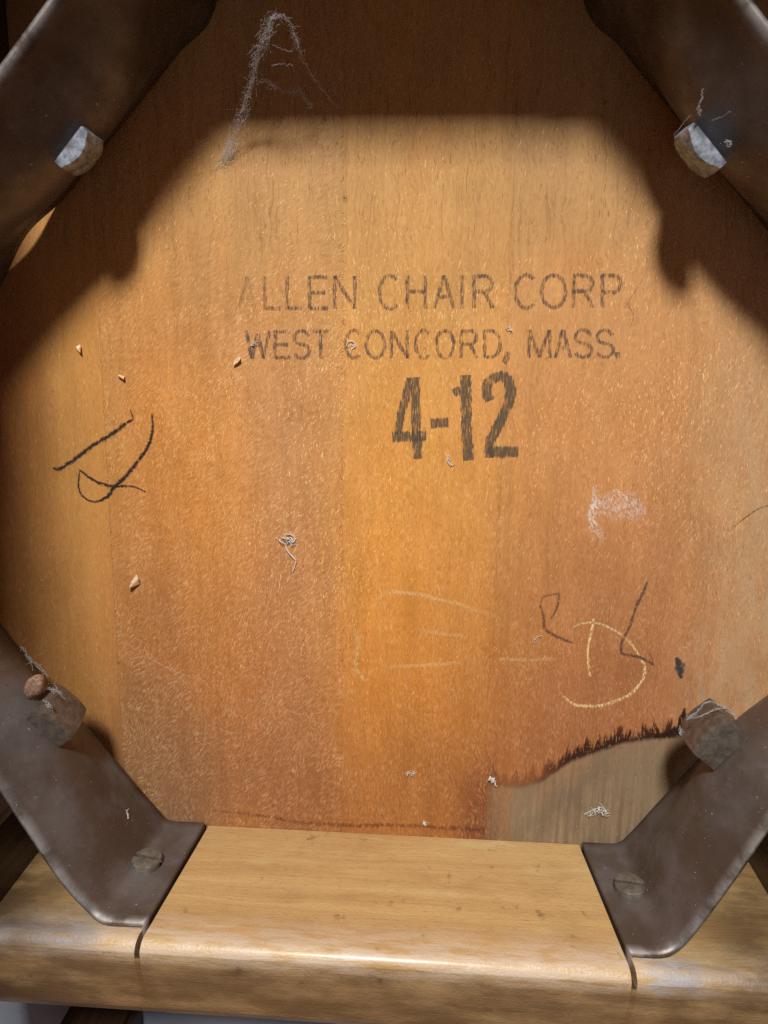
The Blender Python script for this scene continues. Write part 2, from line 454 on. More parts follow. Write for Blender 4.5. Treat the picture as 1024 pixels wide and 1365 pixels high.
def board(x0, x1, bias, slant, fuzz, stained):
    step = 1.6
    nx = max(2, int((x1 - x0) / step)); ny = int((SY1 - SY0) / step)
    gx = np.linspace(x0 + .015, x1 - .015, nx); gy = np.linspace(SY0, SY1, ny)
    X, Y = np.meshgrid(gx, gy)
    Z = np.zeros_like(X)
    Z[:, 0] = Z[:, -1] = -.26                          # eased glue joint
    # gentle hand-planed unevenness
    Z += board_z(X, Y, bias)
    V = np.stack([X, Y, Z], -1).reshape(-1, 3)
    n0 = len(V)
    idx = np.arange(nx * ny).reshape(ny, nx)
    Fq = np.stack([idx[:-1, :-1], idx[:-1, 1:], idx[1:, 1:], idx[1:, :-1]], -1).reshape(-1, 4).tolist()
    # sides and back
    ring = list(idx[0, :]) + list(idx[1:, -1]) + list(idx[-1, -2::-1]) + list(idx[-2:0:-1, 0])
    low = V[ring].copy(); low[:, 2] = -9.0
    V = np.concatenate([V, low]); k = len(ring)
    for i in range(k):
        j = (i + 1) % k
        Fq.append([ring[j], ring[i], n0 + i, n0 + j])
    Fq.append([n0 + i for i in range(k)][::-1])
    me = bpy.data.meshes.new('board')
    me.from_pydata((V * MM).tolist(), [], Fq)
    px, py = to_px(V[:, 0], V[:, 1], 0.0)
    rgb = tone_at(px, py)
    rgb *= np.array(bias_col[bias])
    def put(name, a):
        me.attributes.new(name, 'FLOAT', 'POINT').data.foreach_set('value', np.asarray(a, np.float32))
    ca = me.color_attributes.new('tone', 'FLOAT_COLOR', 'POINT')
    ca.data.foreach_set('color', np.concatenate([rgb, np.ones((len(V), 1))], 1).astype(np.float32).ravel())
    put('slant', np.full(len(V), slant))
    put('fuzz', fuzz * (.30 + .70 * smooth(py, 300, 470)))
    put('pores', .25 + .75 * smooth(py, 420, 260))
    if stained:
        b = np.interp(px, TIDE_X, TIDE_Y)
        put('stain', (b - py) * .28)
        put('tide', np.clip(.45 + .55 * smooth(px, 690, 760), 0, 1) * smooth(px, 935, 912))
        gr_ = smooth(px, 905, 1030) * smooth(py, 380, 620) + .9 * smooth(px, 860, 960) * smooth(py, 800, 900)
        put('grey', np.clip(gr_, 0, 1) * .5)
    else:
        put('stain', np.full(len(V), 60.0)); put('tide', np.zeros(len(V))); put('grey', np.zeros(len(V)))
    for p in me.polygons: p.use_smooth = True
    me.set_sharp_from_angle(angle=math.radians(35))
    o = link('board', me, M_SEAT, seat)
    return o
TONE_GAIN = 1.02
bias_col = {0: (1.03, 1.0, .96), 1: (.96, .94, .96), 2: (1.03, 1.0, .93), 3: (1.0, .98, .98)}
board(SX0, -125.8, 0, .15, .35, False)
board(-125.8, -33.0, 1, 1.0, 1.0, False)
board(-33.0, 27.4, 2, .12, .75, False)
board(27.4, SX1, 3, .30, .72, True)

# --- rails: eased profile swept along each side of the seat, kerfs sawn for the bracket hooks
def rail_profile(cut=0.0):
    """(depth from inner face outwards, height), inner foot first; returns points and per-point (wear, under)"""
    pts = [(0.0 + cut, 0.0)]
    lean = .055
    for h in (12, 24, 36, 46, 54): pts.append((lean * h + cut, h))
    c0 = (lean * 56 + 5.0, 58.6); r = 5.0
    arc = []
    for i in range(0, 11):
        a = math.radians(180 - i * 7.6)
        arc.append((c0[0] + r * math.cos(a), c0[1] + r * math.sin(a)))
    if cut:
        # the saw runs out through the eased edge
        pts += [(cut + 2.0, 57.5), (cut + 2.4, 62.4), (cut + 2.5, 63.6)]
    else:
        pts += arc
    pts += [(12.0, 63.3), (34.0, 57.9), (37.4, 56.0), (39.4, 51.6), (40.0, 0.0)]
    return pts

def rail(name, length0, length1, frame, kerfs=(), smears=()):
    """frame maps (s along, depth outwards, z) to world mm; kerfs: (s, slant per mm of height, width)"""
    cuts = [(length0, 0, 0)]
    segs = []
    prof = rail_profile(); n = len(prof)
    cutp = rail_profile(7.0)
    GRV = 8
    # resample the cut profile to the same number of points so that the pieces share the sweep
    stations = []       # (s, slant, profile)
    xs = [length0]
    for (s, sl, w) in sorted(kerfs):
        xs += [s - w / 2, s + w / 2]
    xs.append(length1)
    V, Fc, along, wear, under_shade, groove, smear = [], [], [], [], [], [], []
    arcl = [0.0]
    for i in range(1, n): arcl.append(arcl[-1] + math.dist(prof[i], prof[i - 1]))
    def ring(s, sl, p, gv, pushed=False):
        b = len(V)
        al = [0.0]
        for i in range(1, len(p)): al.append(al[-1] + math.dist(p[i], p[i - 1]))
        if gv: al = [arcl[-1] - (al[-1] - q_) for q_ in al]
        for i, (d, h) in enumerate(p):
            s_i = s
            if gv:                        # only the floor of the kerf reaches under the solid wood
                gi = 1.0 if i < GRV else 0.0
                s_i = s if gi else s - pushed
            else: gi = 0.0
            V.append(frame(s_i + sl * h, d, h)); along.append((s + sl * h, al[i], 0))
            wear.append(float(np.interp(al[i], [50, 57, 66, 71], [0, 1, 1, 0])) if not gv else 0)
            under_shade.append(float(np.interp(al[i], [64, 70], [0, 1])))
            groove.append(gi)
            sv = 0.0
            for (a0, a1, b0, b1) in smears:
                sv = max(sv, float(np.interp(s, [a0 - 4, a0, a1, a1 + 4], [0, 1, 1, 0]) * np.interp(al[i], [b0 - 3, b0, b1, b1 + 3], [0, 1, 1, 0])))
            smear.append(sv)
        return b
    def skin(b0, b1, m_):
        for i in range(m_ - 1): Fc.append((b0 + i, b0 + i + 1, b1 + i + 1, b1 + i))
        Fc.append((b0 + m_ - 1, b0, b1, b1 + m_ - 1))
    ks = sorted(kerfs)
    edges = [(length0, 0.0)]
    solid = []
    prev = (length0, 0.0)
    for (s, sl, w) in ks:
        solid.append((prev, (s - w / 2, sl))); prev = (s + w / 2, sl)
    solid.append((prev, (length1, 0.0)))
    for (a, b) in solid:
        k = max(2, int(abs(b[0] - a[0]) / 3))
        rb = [ring(a[0] + (b[0] - a[0]) * i / k, a[1] + (b[1] - a[1]) * i / k, prof, 0.0) for i in range(k + 1)]
        for i in range(k): skin(rb[i], rb[i + 1], n)
        Fc.append(tuple(rb[0] + i for i in range(n))[::-1]); Fc.append(tuple(rb[-1] + i for i in range(n)))
    for (s, sl, w) in ks:                 # the bottom of the kerf
        b0 = ring(s - w / 2 - .3, sl, cutp, 1.0, -.3); b1 = ring(s + w / 2 + .3, sl, cutp, 1.0, .3)
        skin(b0, b1, len(cutp))
    me = bpy.data.meshes.new(name)
    me.from_pydata([tuple(float(c) * MM for c in v) for v in V], [], Fc)
    me.attributes.new('along', 'FLOAT_VECTOR', 'POINT').data.foreach_set('vector', np.asarray(along, np.float32).ravel())
    for nm, a in (('wear', wear), ('under', under_shade), ('groove', groove), ('smear', smear), ('end_dark', [float(np.interp(a_[0], [-150, -100, 80, 115], [1, .1, 0, .9])) * 1.0 for a_ in along])):
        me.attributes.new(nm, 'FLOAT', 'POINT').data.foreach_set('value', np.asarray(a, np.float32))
    bm = bmesh.new(); bm.from_mesh(me); bmesh.ops.recalc_face_normals(bm, faces=bm.faces); bm.to_mesh(me); bm.free()
    for p in me.polygons: p.use_smooth = True
    me.set_sharp_from_angle(angle=math.radians(14))
    return link(name, me, M_RAIL, chair)

rail('rail', XL - 8, XR + 8, lambda s, d, h: (s, YB - d, h + .1),
     kerfs=((-90.6, -.085, 1.9), (66.8, .085, 1.9)),
     smears=((-143, -108, 56, 63), (74, 88, 57, 66)))
rail('rail', XL - 8, XR + 8, lambda s, d, h: (s, YT + d, h + .1))
rail('rail', YB + 6, YT - 6, lambda s, d, h: (XL - d, s, h + .15))
rail('rail', YB + 6, YT - 6, lambda s, d, h: (XR + d, s, h + .15))

# --- legs in the four corners, the bolts of the brackets run into them
def leg(cx, cy, sx, sy):
    bm = bmesh.new()
    prev = None
    rings = []
    for z, w in ((.3, 44), (66, 44), (90, 42), (300, 42), (400, 38), (404, 34)):
        hw = w / 2
        # outer faces stay flush, the taper is on the inner faces
        ox, oy = cx + sx * (22 - hw), cy + sy * (22 - hw)
        r = []
        ch = 4.0
        for (a, b) in ((hw - ch, -hw), (hw, -hw + ch), (hw, hw - ch), (hw - ch, hw), (-hw + ch, hw), (-hw, hw - ch), (-hw, -hw + ch), (-hw + ch, -hw)):
            r.append(bm.verts.new((ox + a, oy + b, z)))
        rings.append(r)
    for a, b in zip(rings, rings[1:]):
        for i in range(8): bm.faces.new((a[i], a[(i + 1) % 8], b[(i + 1) % 8], b[i]))
    bm.faces.new(rings[0][::-1]); bm.faces.new(rings[-1])
    return bm_obj('leg', bm, M_LEG, chair, 35)
LX0, LX1, LY0, LY1 = XL + 11, XR - 11, YB + 8, YT - 8
for (cx, cy, sx, sy) in ((LX0, LY1, -1, 1), (LX1, LY1, 1, 1), (LX0, LY0, -1, -1), (LX1, LY0, 1, -1)):
    leg(cx, cy, sx, sy)

# --- a dark back post beyond the rail, just showing at the edge of the picture
bm = bmesh.new(); bmesh.ops.create_cube(bm, size=1.0)
bmesh.ops.scale(bm, vec=(34, 22, 60), verts=bm.verts)
bmesh.ops.bevel(bm, geom=bm.edges[:], offset=3, segments=2, affect='EDGES')
p = at(132, 1375, -12)
bmesh.ops.translate(bm, vec=(p[0], p[1] - 2, 6.2), verts=bm.verts)
bm_obj('back_post', bm, M_LEG, chair, 35)

# --- corner brackets
def catmull(P, per):
    P = np.asarray(P, float); out = []
    Q = np.vstack([2 * P[0] - P[1], P, 2 * P[-1] - P[-2]])
    for i in range(1, len(Q) - 2):
        for k in range(per):
            t = k / per
            a, b, c, d = Q[i - 1], Q[i], Q[i + 1], Q[i + 2]
            out.append(.5 * ((2 * b) + (c - a) * t + (2 * a - 5 * b + 4 * c - d) * t ** 2 + (3 * b - a - 3 * c + d) * t ** 3))
    out.append(P[-1])
    return np.array(out)

def bracket(far, near, bulge, inward, hooks, label=None):
    """far / near: edge points along the strip; bulge: pressed depth per station; hooks: into-the-rail vectors at both ends"""
    far = [list(p) for p in far]; near = [list(p) for p in near]; bulge = list(bulge)
    st = np.concatenate([np.asarray(far, float), np.asarray(near, float), np.asarray(bulge, float)[:, None]], 1)
    S = catmull(st, 7)
    rows = []
    # the hook bent into the kerf
    h0, h1 = np.asarray(hooks[0], float), np.asarray(hooks[1], float)
    NV = 14
    inw = np.array([inward[0], inward[1], 0.0]); inw /= np.linalg.norm(inw)
    for s in S:
        f, n_, b = s[:3], s[3:6], s[6]
        row = []
        for j in range(NV + 1):
            v = j / NV
            prof = math.sin(math.pi * min(1, max(0, v))) ** 1.55
            row.append(f + (n_ - f) * v + inw * b * prof)
        rows.append(np.array(row))
    rows = [rows[0] + h0, rows[0] + h0 * .5, rows[0] + h0 * .16] + rows + [rows[-1] + h1 * .16, rows[-1] + h1 * .5, rows[-1] + h1]
    V = np.concatenate(rows); NR = len(rows); W = NV + 1
    Fq = [(i * W + j, i * W + j + 1, (i + 1) * W + j + 1, (i + 1) * W + j) for i in range(NR - 1) for j in range(NV)]
    me = bpy.data.meshes.new('corner_bracket')
    me.from_pydata((V * MM).tolist(), [], Fq)
    ew = np.zeros((NR, W)); ew[:, -1] = .7; ew[:, 0] = .3
    me.attributes.new('edgewear', 'FLOAT', 'POINT').data.foreach_set('value', ew.astype(np.float32).ravel())
    bm = bmesh.new(); bm.from_mesh(me)
    bmesh.ops.recalc_face_normals(bm, faces=bm.faces)
    bm.faces.ensure_lookup_table()
    mid = bm.faces[len(bm.faces) // 2]
    if mid.normal.dot(Vector((inward[0], inward[1], 0))) < 0: bmesh.ops.reverse_faces(bm, faces=bm.faces)
    bm.to_mesh(me); bm.free()
    for p_ in me.polygons: p_.use_smooth = True
    o = link('corner_bracket', me, M_STEEL, chair)
    sm = o.modifiers.new('thickness', 'SOLIDIFY'); sm.thickness = 1.7 * MM; sm.offset = -1
    sm.use_rim = True
    if label: o['label'] = label
    return o

def nut(base, axis, parent, m, spin=0.0, side=14.4, thick=7.6, stand=0.0, cham=.42):
    a = Vector(axis).normalized()
    zc = Vector((0, 0, 1)); u = (zc - a * zc.dot(a)).normalized(); w = a.cross(u)
    bm = bmesh.new(); K = 48; hs = side / 2
    def pt(r, th, h): 
        th2 = th + math.radians(spin)
        p_ = Vector(base) + a * (h + stand) + (u * math.cos(th2) + w * math.sin(th2)) * r
        return bm.verts.new(p_)
    R0 = []
    prof = []
    for k in range(K):
        th = 2 * math.pi * k / K
        c, s = abs(math.cos(th)), abs(math.sin(th))
        pw = 26
        rs = hs / ((c ** pw + s ** pw) ** (1 / pw))
        rt = min(rs, hs * 1.0)
        drop = max(0.0, rs - hs) * cham
        jit = .12 * math.sin(5 * th + spin) + .08 * math.sin(11 * th)
        prof.append([pt(rs, th, 0), pt(rs, th, .9 * (thick - drop) + jit * .3), pt(rs - .35, th, thick - drop - .1 + jit), pt(rt - .7, th, thick + jit * .4),
                     pt(4.6, th, thick + .12)])
    for k in range(K):
        A, B = prof[k], prof[(k + 1) % K]
        for i in range(4): bm.faces.new((A[i], A[i + 1], B[i + 1], B[i]))
    bm.faces.new([p_[0] for p_ in prof])
    bm.faces.new([p_[4] for p_ in prof])
    o = bm_obj('nut', bm, m, parent, 30)
    return o

def screw(center, axis, parent, slot_angle, r=5.7):
    a = Vector(axis).normalized(); zc = Vector((0, 0, 1))
    u = (zc - a * zc.dot(a)).normalized(); w = a.cross(u)
    bm = bmesh.new(); K = 40; sw, sdp = .75, 2.9
    ca, sa = math.cos(slot_angle), math.sin(slot_angle)
    d1, d2 = u * ca + w * sa, w * ca - u * sa
    def pt(x, y, h): return bm.verts.new(Vector(center) + d1 * x + d2 * y + a * h)
    def dome(x, y): return 3.3 + .6 * (1 - (x * x + y * y) / (r * r))
    for sgn in (1, -1):
        th0 = math.asin(sw / r)
        arc = [th0 + (math.pi - 2 * th0) * i / 18 for i in range(19)]
        rim = [(r * math.cos(t), sgn * r * math.sin(t)) for t in arc]
        cut = [(r * .985 * math.cos(th0) * (-1 + 2 * i / 6), sgn * sw) for i in range(7)]
        b = [pt(x, y, -.6) for x, y in rim]; m_ = [pt(x, y, 2.8) for x, y in rim]
        t_ = [pt(x * .94, y * .94 if abs(y) > sw * 1.3 else y, dome(x * .94, y * .94)) for x, y in rim]
        for i in range(18):
            bm.faces.new((b[i], b[i + 1], m_[i + 1], m_[i])); bm.faces.new((m_[i], m_[i + 1], t_[i + 1], t_[i]))
        cen = pt(0, sgn * r * .45, dome(0, r * .45) )
        for i in range(18): bm.faces.new((t_[i], t_[i + 1], cen))
        bm.faces.new((t_[18], t_[0], cen))
        lo0, lo1 = pt(r * .98, sgn * sw, sdp - 1.0), pt(-r * .98, sgn * sw, sdp - 1.0)
        bm.faces.new((t_[0], lo0, lo1, t_[18]))
    q = [pt(r * .98, sw, sdp - 1.0), pt(-r * .98, sw, sdp - 1.0), pt(-r * .98, -sw, sdp - 1.0), pt(r * .98, -sw, sdp - 1.0)]
    bm.faces.new(q)
    return bm_obj('screw', bm, M_SCREW, parent, 30)

# bottom left of the picture
TOP = 2.6      # flange stands this far off the rail face
bl_far = [(-90.9, YB + TOP, 2.0), (-98, YB + TOP, 2.0), (-106, -186.6, 2.5), (-111, -180.5, 3.5), (-122, -164.5, 5.5), (-139, -141, 6.5), (-155, -121, 6.5),
          (-171, -100.5, 6), (-183, -83, 4), (XL + 2.4, -70, 2.5), (XL + 2.4, -52, 2)]
bl_near = [(-95.4, -190.6, 57.0), (-103, -190.8, 57), (-110.5, -190.6, 56.8), (-115.5, -188, 55.6), (-124.5, -176.5, 56), (-136.5, -154, 57), (-150, -131, 57),
           (-166, -109, 57), (-181, -89, 57), (XL - .4, -74, 57), (XL - .4, -56, 57)]
bl_bulge = [0, 0, 0, 1.5, 5, 9.0, 11.5, 9, 5, 1, 0]
B_BL = bracket(bl_far, bl_near, bl_bulge, (.80, .60), ((0, -8, 0), (-8, 0, 0)), None)
# bottom right
br_far = [(66.8, YB + TOP, 2.0), (74, YB + TOP, 2.0), (81, -186.4, 2.5), (86, -180, 3.5), (95, -165, 5.5), (108, -145.6, 6.5), (120, -131, 6.5),
          (132, -118, 6), (148, -98, 5), (XR - 2.4, -80, 2.5), (XR - 2.4, -62, 2)]
br_near = [(71.6, -190.6, 57.0), (77.5, -190.8, 57), (84, -190.2, 56.8), (89.5, -186, 56), (96.5, -174, 56), (105, -156, 57), (114, -138, 57),
           (126, -121, 57), (146, -98, 57), (XR + .4, -82, 57), (XR + .4, -64, 57)]
br_bulge = [0, 0, 0, 1.5, 5.5, 11, 14.5, 13, 6, 1, 0]
B_BR = bracket(br_far, br_near, br_bulge, (-.79, .61), ((0, -8, 0), (8, 0, 0)), None)
# top pair, seen from behind the light
def top_pair(sgn, mir):
    d = np.array([.68, .73]); n = np.array([.73, -.68])
    def P(t, off, z):
        q = t * d + off * n
        x = q[0] if sgn > 0 else mir - q[0]
        return (x, q[1], z)
    ts = [-104, -88, -66, -48, -27.4, -6, 8, 20, 32]
    far = [P(t, -142 + (1.5 if abs(t + 27) > 50 else 0), (5.0 if sgn > 0 and t in (-66,) else .4)) for t in ts]
    near = [P(t, -148.7, 57) for t in ts]
    xs = (XL + 2.4) if sgn > 0 else (XR - 2.4)
    far = [(xs, -16, 2), (xs, -4, 2)] + far + [((P(46, -142, 3))[0], YT - 2.4, 2), (P(46, -142, 3)[0] + sgn * 16, YT - 2.4, 2)]
    near = [(xs, -16, 57), (xs, -2, 57)] + near + [((P(47, -148, 57))[0], YT - 1, 57), (P(47, -148, 57)[0] + sgn * 15, YT - 1, 57)]
    bul = [0, 0, 2, 4, 8, 11.5, 13.0, 11.5, 8, 4, 2, 0, 0]
    return bracket(far, near, bul, (sgn * n[0], n[1]), ((-sgn * 8, 0, 0), (0, 8, 0)))
B_TL = top_pair(1, 0)
B_TR = top_pair(-1, -30.0)

# nuts: placed on the pressed middle of each strip
nut((-141.5, -130.6, 30), (.80, .60, .05), B_BL, M_NUT_D, spin=14, side=16.6, thick=11.5)
nut((106.4, -126.2, 30), (-.79, .61, .03), B_BR, M_NUT_D, spin=-3, side=16.8, thick=11.5)
n_ = nut((-116.6, 70.9, 30), (.73, -.68, -.16), B_TL, M_NUT_L, spin=3, thick=5.2, cham=.9)
n_['label'] = 'pale grey square nut catching the light'
n_ = nut((82.0, 70.6, 30), (-.72, -.69, -.16), B_TR, M_NUT_L, spin=-4, side=15.6, thick=5.2, cham=.9)
n_['label'] = 'pale grey square nut catching the light'
screw((-105.6, -189.2, 28.0), (.03, 1, .06), B_BL, math.radians(82))
screw((79.2, -189.4, 27.5), (-.03, 1, .06), B_BR, math.radians(80))

# ------------------------------------------------------------------ writing and marks
class Ribbon:
    def __init__(s): s.V, s.F, s.UV, s.S, s.k = [], [], [], [], 0
    def stroke(s, pts, width, strength=1.0, closed=False, per=6, straight=False, z=None):
        """pts in photograph pixels on the seat, width in mm"""
        s.k += 1
        zz = .05 + .02 * s.k if z is None else z
        P = np.array([at(*p[:2], 0)[:2] for p in pts])
        if not straight and len(P) > 2: P = catmull(P, per)
        else: P = np.concatenate([np.linspace(P[i], P[i + 1], per, endpoint=False) for i in range(len(P) - 1)] + [P[-1:]])
        n = len(P); T = np.gradient(P, axis=0); T /= np.linalg.norm(T, axis=1)[:, None] + 1e-9
        Nn = np.stack([-T[:, 1], T[:, 0]], 1)
        st = strength if hasattr(strength, '__len__') else [strength, strength]
        stv = np.interp(np.linspace(0, 1, n), np.linspace(0, 1, len(st)), st)
        w = np.interp(np.linspace(0, 1, n), np.linspace(0, 1, len(width)), width) if hasattr(width, '__len__') else np.full(n, width)
        b = len(s.V)
        for i in range(n):
            for v, k in ((0, -.5), (1, .5)):
                q = P[i] + Nn[i] * w[i] * k
                s.V.append((q[0], q[1], zz)); s.UV.append((i / n, v)); s.S.append(float(stv[i]))
        for i in range(n - 1): s.F.append((b + 2 * i, b + 2 * i + 2, b + 2 * i + 3, b + 2 * i + 1))
        return s
    def make(s, name, m, parent=None):
        o = mesh_obj_l(name, s.V, s.F, m, parent if parent is not None else seat, s.UV)
        o.data.attributes.new('strength', 'FLOAT', 'POINT').data.foreach_set('value', np.asarray(s.S, np.float32))
        return o
def mesh_obj_l(name, V, Fc, m, parent, uvs=None, smooth=False):
    me = bpy.data.meshes.new(name)
    me.from_pydata([tuple(float(c) * MM for c in v) for v in V], [], Fc)
    if uvs is not None:
        uv = me.uv_layers.new(name='UVMap')
        for li, l in enumerate(me.loops): uv.data[li].uv = uvs[l.vertex_index]
    if smooth:
        for p_ in me.polygons: p_.use_smooth = True
    return link(name, me, m, parent)

def arc(cx, cy, rx, ry, a0, a1, n=9):
    return [(cx + rx * math.cos(math.radians(a0 + (a1 - a0) * i / (n - 1))), cy - ry * math.sin(math.radians(a0 + (a1 - a0) * i / (n - 1)))) for i in range(n)]
GLY = {   # strokes in a unit box, y downwards; True marks a straight polyline
    'A': [([(0, 1), (.5, 0)], 1), ([(.5, 0), (1, 1)], 1), ([(.2, .64), (.8, .64)], 1)],
    'L': [([(0, 0), (0, 1)], 1), ([(0, .97), (1, .97)], 1)],
    'E': [([(0, 0), (0, 1)], 1), ([(0, .03), (1, .03)], 1), ([(0, .5), (.85, .5)], 1), ([(0, .97), (1, .97)], 1)],
    'N': [([(0, 0), (0, 1)], 1), ([(0, 0), (1, 1)], 1), ([(1, 0), (1, 1)], 1)],
    'C': [(arc(.53, .5, .53, .5, 48, 312, 13), 0)],
    'H': [([(0, 0), (0, 1)], 1), ([(1, 0), (1, 1)], 1), ([(0, .48), (1, .48)], 1)],
    'I': [([(.5, 0), (.5, 1)], 1)],
    'R': [([(0, 0), (0, 1)], 1), ([(0, .03), (.5, .03)] + arc(.6, .265, .36, .235, 85, -85, 8) + [(.5, .50), (0, .50)], 0), ([(.55, .5), (1, 1)], 1)],
    'P': [([(0, 0), (0, 1)], 1), ([(0, .03), (.5, .03)] + arc(.6, .28, .38, .25, 85, -85, 8) + [(.5, .53), (0, .53)], 0)],
    'O': [(arc(.5, .5, .5, .49, 90, 452, 17), 0)],
    'W': [([(0, 0), (.25, 1)], 1), ([(.25, 1), (.5, .1)], 1), ([(.5, .1), (.75, 1)], 1), ([(.75, 1), (1, 0)], 1)],
    'S': [([(.95, .2)] + arc(.5, .26, .43, .25, 25, 230, 8) + arc(.5, .74, .47, .25, 70, -160, 9), 0)],
    'T': [([(0, .03), (1, .03)], 1), ([(.5, 0), (.5, 1)], 1)],
    'D': [([(0, 0), (0, 1)], 1), ([(0, .03), (.4, .03)] + arc(.42, .5, .58, .47, 80, -80, 10) + [(.4, .97), (0, .97)], 0)],
    'M': [([(0, 1), (.02, 0)], 1), ([(.02, 0), (.5, .98)], 1), ([(.5, .98), (.98, 0)], 1), ([(.98, 0), (1, 1)], 1)],
    ',': [([(.7, 0), (.6, .5), (.0, 1)], 1)],
    '.': [([(.5, 0), (.5, 1)], 1)],
}
ROW1 = [('A', 318, 341, .42), ('L', 353, 374, .72), ('L', 383, 402, .8), ('E', 413, 437, .95), ('N', 446, 473, .95), ('C', 506, 532, .95), ('H', 543, 567, .9),
        ('A', 579, 605, .85), ('I', 611, 621, .8), ('R', 632, 657, .9), ('C', 687, 715, .9), ('O', 722, 754, .92), ('R', 765, 791, .9), ('P', 803, 828, .92), ('.', 834, 838, .3)]
ROW2 = [('W', 328, 359, 1.0), ('E', 367, 387, .9), ('S', 391, 413, .9), ('T', 417, 438, 1.0), ('C', 461, 482, .8), ('O', 488, 513, .9), ('N', 522, 543, .95), ('C', 554, 574, .9),
        ('O', 582, 605, .9), ('R', 615, 636, .9), ('D', 646, 667, .95), (',', 672, 679, .95), ('M', 705, 733, 1.0), ('A', 740, 761, .95), ('S', 766, 789, .9), ('S', 795, 818, .95), ('.', 820, 825, 1.0)]
def put_row(row, ytop, ybot, slope, width):
    for (ch, x0, x1, st) in row:
        r = Ribbon()
        yo = slope * ((x0 + x1) / 2 - 570)
        a, b = ytop + yo, ybot + yo
        if ch == ',': a, b = ybot - 8 + yo, ybot + 7 + yo
        if ch == '.': a, b = ybot - 7 + yo, ybot + 1 + yo
        for (pts, straight) in GLY[ch]:
            q = [(x0 + p_[0] * (x1 - x0), a + p_[1] * (b - a)) for p_ in pts]
            s_ = st
            if ch == 'A' and st < .5: s_ = st if pts[0][0] < .01 else st * .45
            r.stroke(q, width * (1.5 if ch in ',.' else 1.0), s_, straight=bool(straight), per=3 if not straight else 6)
        r.make('stamped_letter', M_INK)
put_row(ROW1, 367, 411, -.006, 1.75)
put_row(ROW2, 440, 477, -.003, 1.65)
def c3(x, y): return (500 + x * .2148, 480 + y * .2148)
def digit(strokes):
    r = Ribbon()
    for (pts, w, straight) in strokes: r.stroke([c3(*p_) for p_ in pts], w, 1.0, straight=straight)
    r.make('stamped_letter', M_INKB)
digit([([(246, 105), (252, 300), (266, 612)], 4.1, True), ([(222, 112), (172, 300), (136, 460)], [3.4, 3.6, 3.0], True), ([(108, 478), (318, 466)], 4.4, True)])
digit([([(345, 392), (456, 386)], 4.2, True)])
digit([([(562, 92), (564, 300), (580, 622)], 4.7, True), ([(487, 205), (530, 182)], 3.6, True)])
digit([([(712, 252), (690, 190), (715, 128), (770, 100), (822, 120), (842, 185), (828, 270), (782, 370), (735, 460), (712, 520), (708, 606)], [4.2, 4.4, 4.2, 4.2, 4.6, 4.8, 4.6, 4.4, 4.4, 4.2, 4.0], False), ([(700, 568), (890, 566)], 4.8, True)])

def c4(x, y): return (x / 2.438, 420 + y / 2.438)
r = Ribbon()
r.stroke([c4(*p_) for p_ in [(172, 496), (190, 500), (215, 487), (260, 456), (300, 425), (340, 400), (380, 374), (410, 350), (432, 338), (424, 308)]], [1.6, 2.4, 2.4, 2.6, 2.2, 2.6, 2.4, 1.2, .8], [.8, 1, 1, .95, 1, 1, .6])
r.make('marker_stroke', M_MARK)
r = Ribbon()
r.stroke([c4(*p_) for p_ in [(494, 318), (496, 372), (482, 425), (450, 472), (410, 522), (375, 556), (345, 592), (310, 606), (278, 596), (257, 566), (258, 508)]], [.7, 1.9, 2.3, 2.3, 2.5, 2.9, 2.2, 1.5, 1.3, 1.2, 1.2], [.9, 1, 1, 1, 1, 1, .95, .9])
r.stroke([c4(*p_) for p_ in [(258, 502), (292, 528), (330, 548), (380, 556), (430, 556), (474, 574)]], [1.2, 1.7, 2.1, 1.9, 1.4, .8], [1, 1, 1, .9, .8])
r.make('marker_stroke', M_MARK)
def c6(x, y): return (690 + x * .2344, 760 + y * .2344)
r = Ribbon()
r.stroke([c6(*p_) for p_ in [(192, 275), (222, 220), (236, 140), (200, 138), (150, 150), (130, 190), (148, 260), (152, 325), (195, 362), (250, 388), (315, 414)]], [1.1, 1.4, 1.5, 1.2, 1.4, 1.4, 1.7, 1.7, 1.9, 1.8, 1.3], [.9, .8, .7, .45, .6, .7, .8, .95, .9, .9, .7])
r.make('pencil_mark', M_PENCIL)
r = Ribbon()
r.stroke([c6(*p_) for p_ in [(738, 65), (712, 130), (680, 195), (652, 275), (625, 350), (594, 405), (594, 470), (650, 484), (710, 500), (775, 540)]], [1.3, 1.8, 1.8, 1.7, 1.7, 1.7, 1.7, 1.7, 1.7, 1.3], [1, 1, 1, .95, .9, 1, 1, .8])
r.stroke([c6(*p_) for p_ in [(770, 540), (765, 500), (748, 470)]], .8, .5)
r.make('pencil_mark', M_PENCIL)
r = Ribbon()
r.stroke([c6(*p_) for p_ in [(905, 495), (922, 550), (930, 615)]], [1.6, 5.6, 1.6], .95)
r.make('ink_spot', M_SPOT)
r = Ribbon()
r.stroke([(913, 944), (910, 958), (902, 974), (872, 982)], [1.2, 3.6, 4.4, 2.0], [1, 1, 1, .7])
r.make('tide_spur', M_TIDE)
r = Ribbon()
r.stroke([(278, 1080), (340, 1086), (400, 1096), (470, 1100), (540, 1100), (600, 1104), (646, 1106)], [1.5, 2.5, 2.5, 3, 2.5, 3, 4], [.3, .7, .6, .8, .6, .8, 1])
r.make('junction_mark', M_JUNCTION)  # broken reddish-brown line on the seat, along the rail
r = Ribbon()
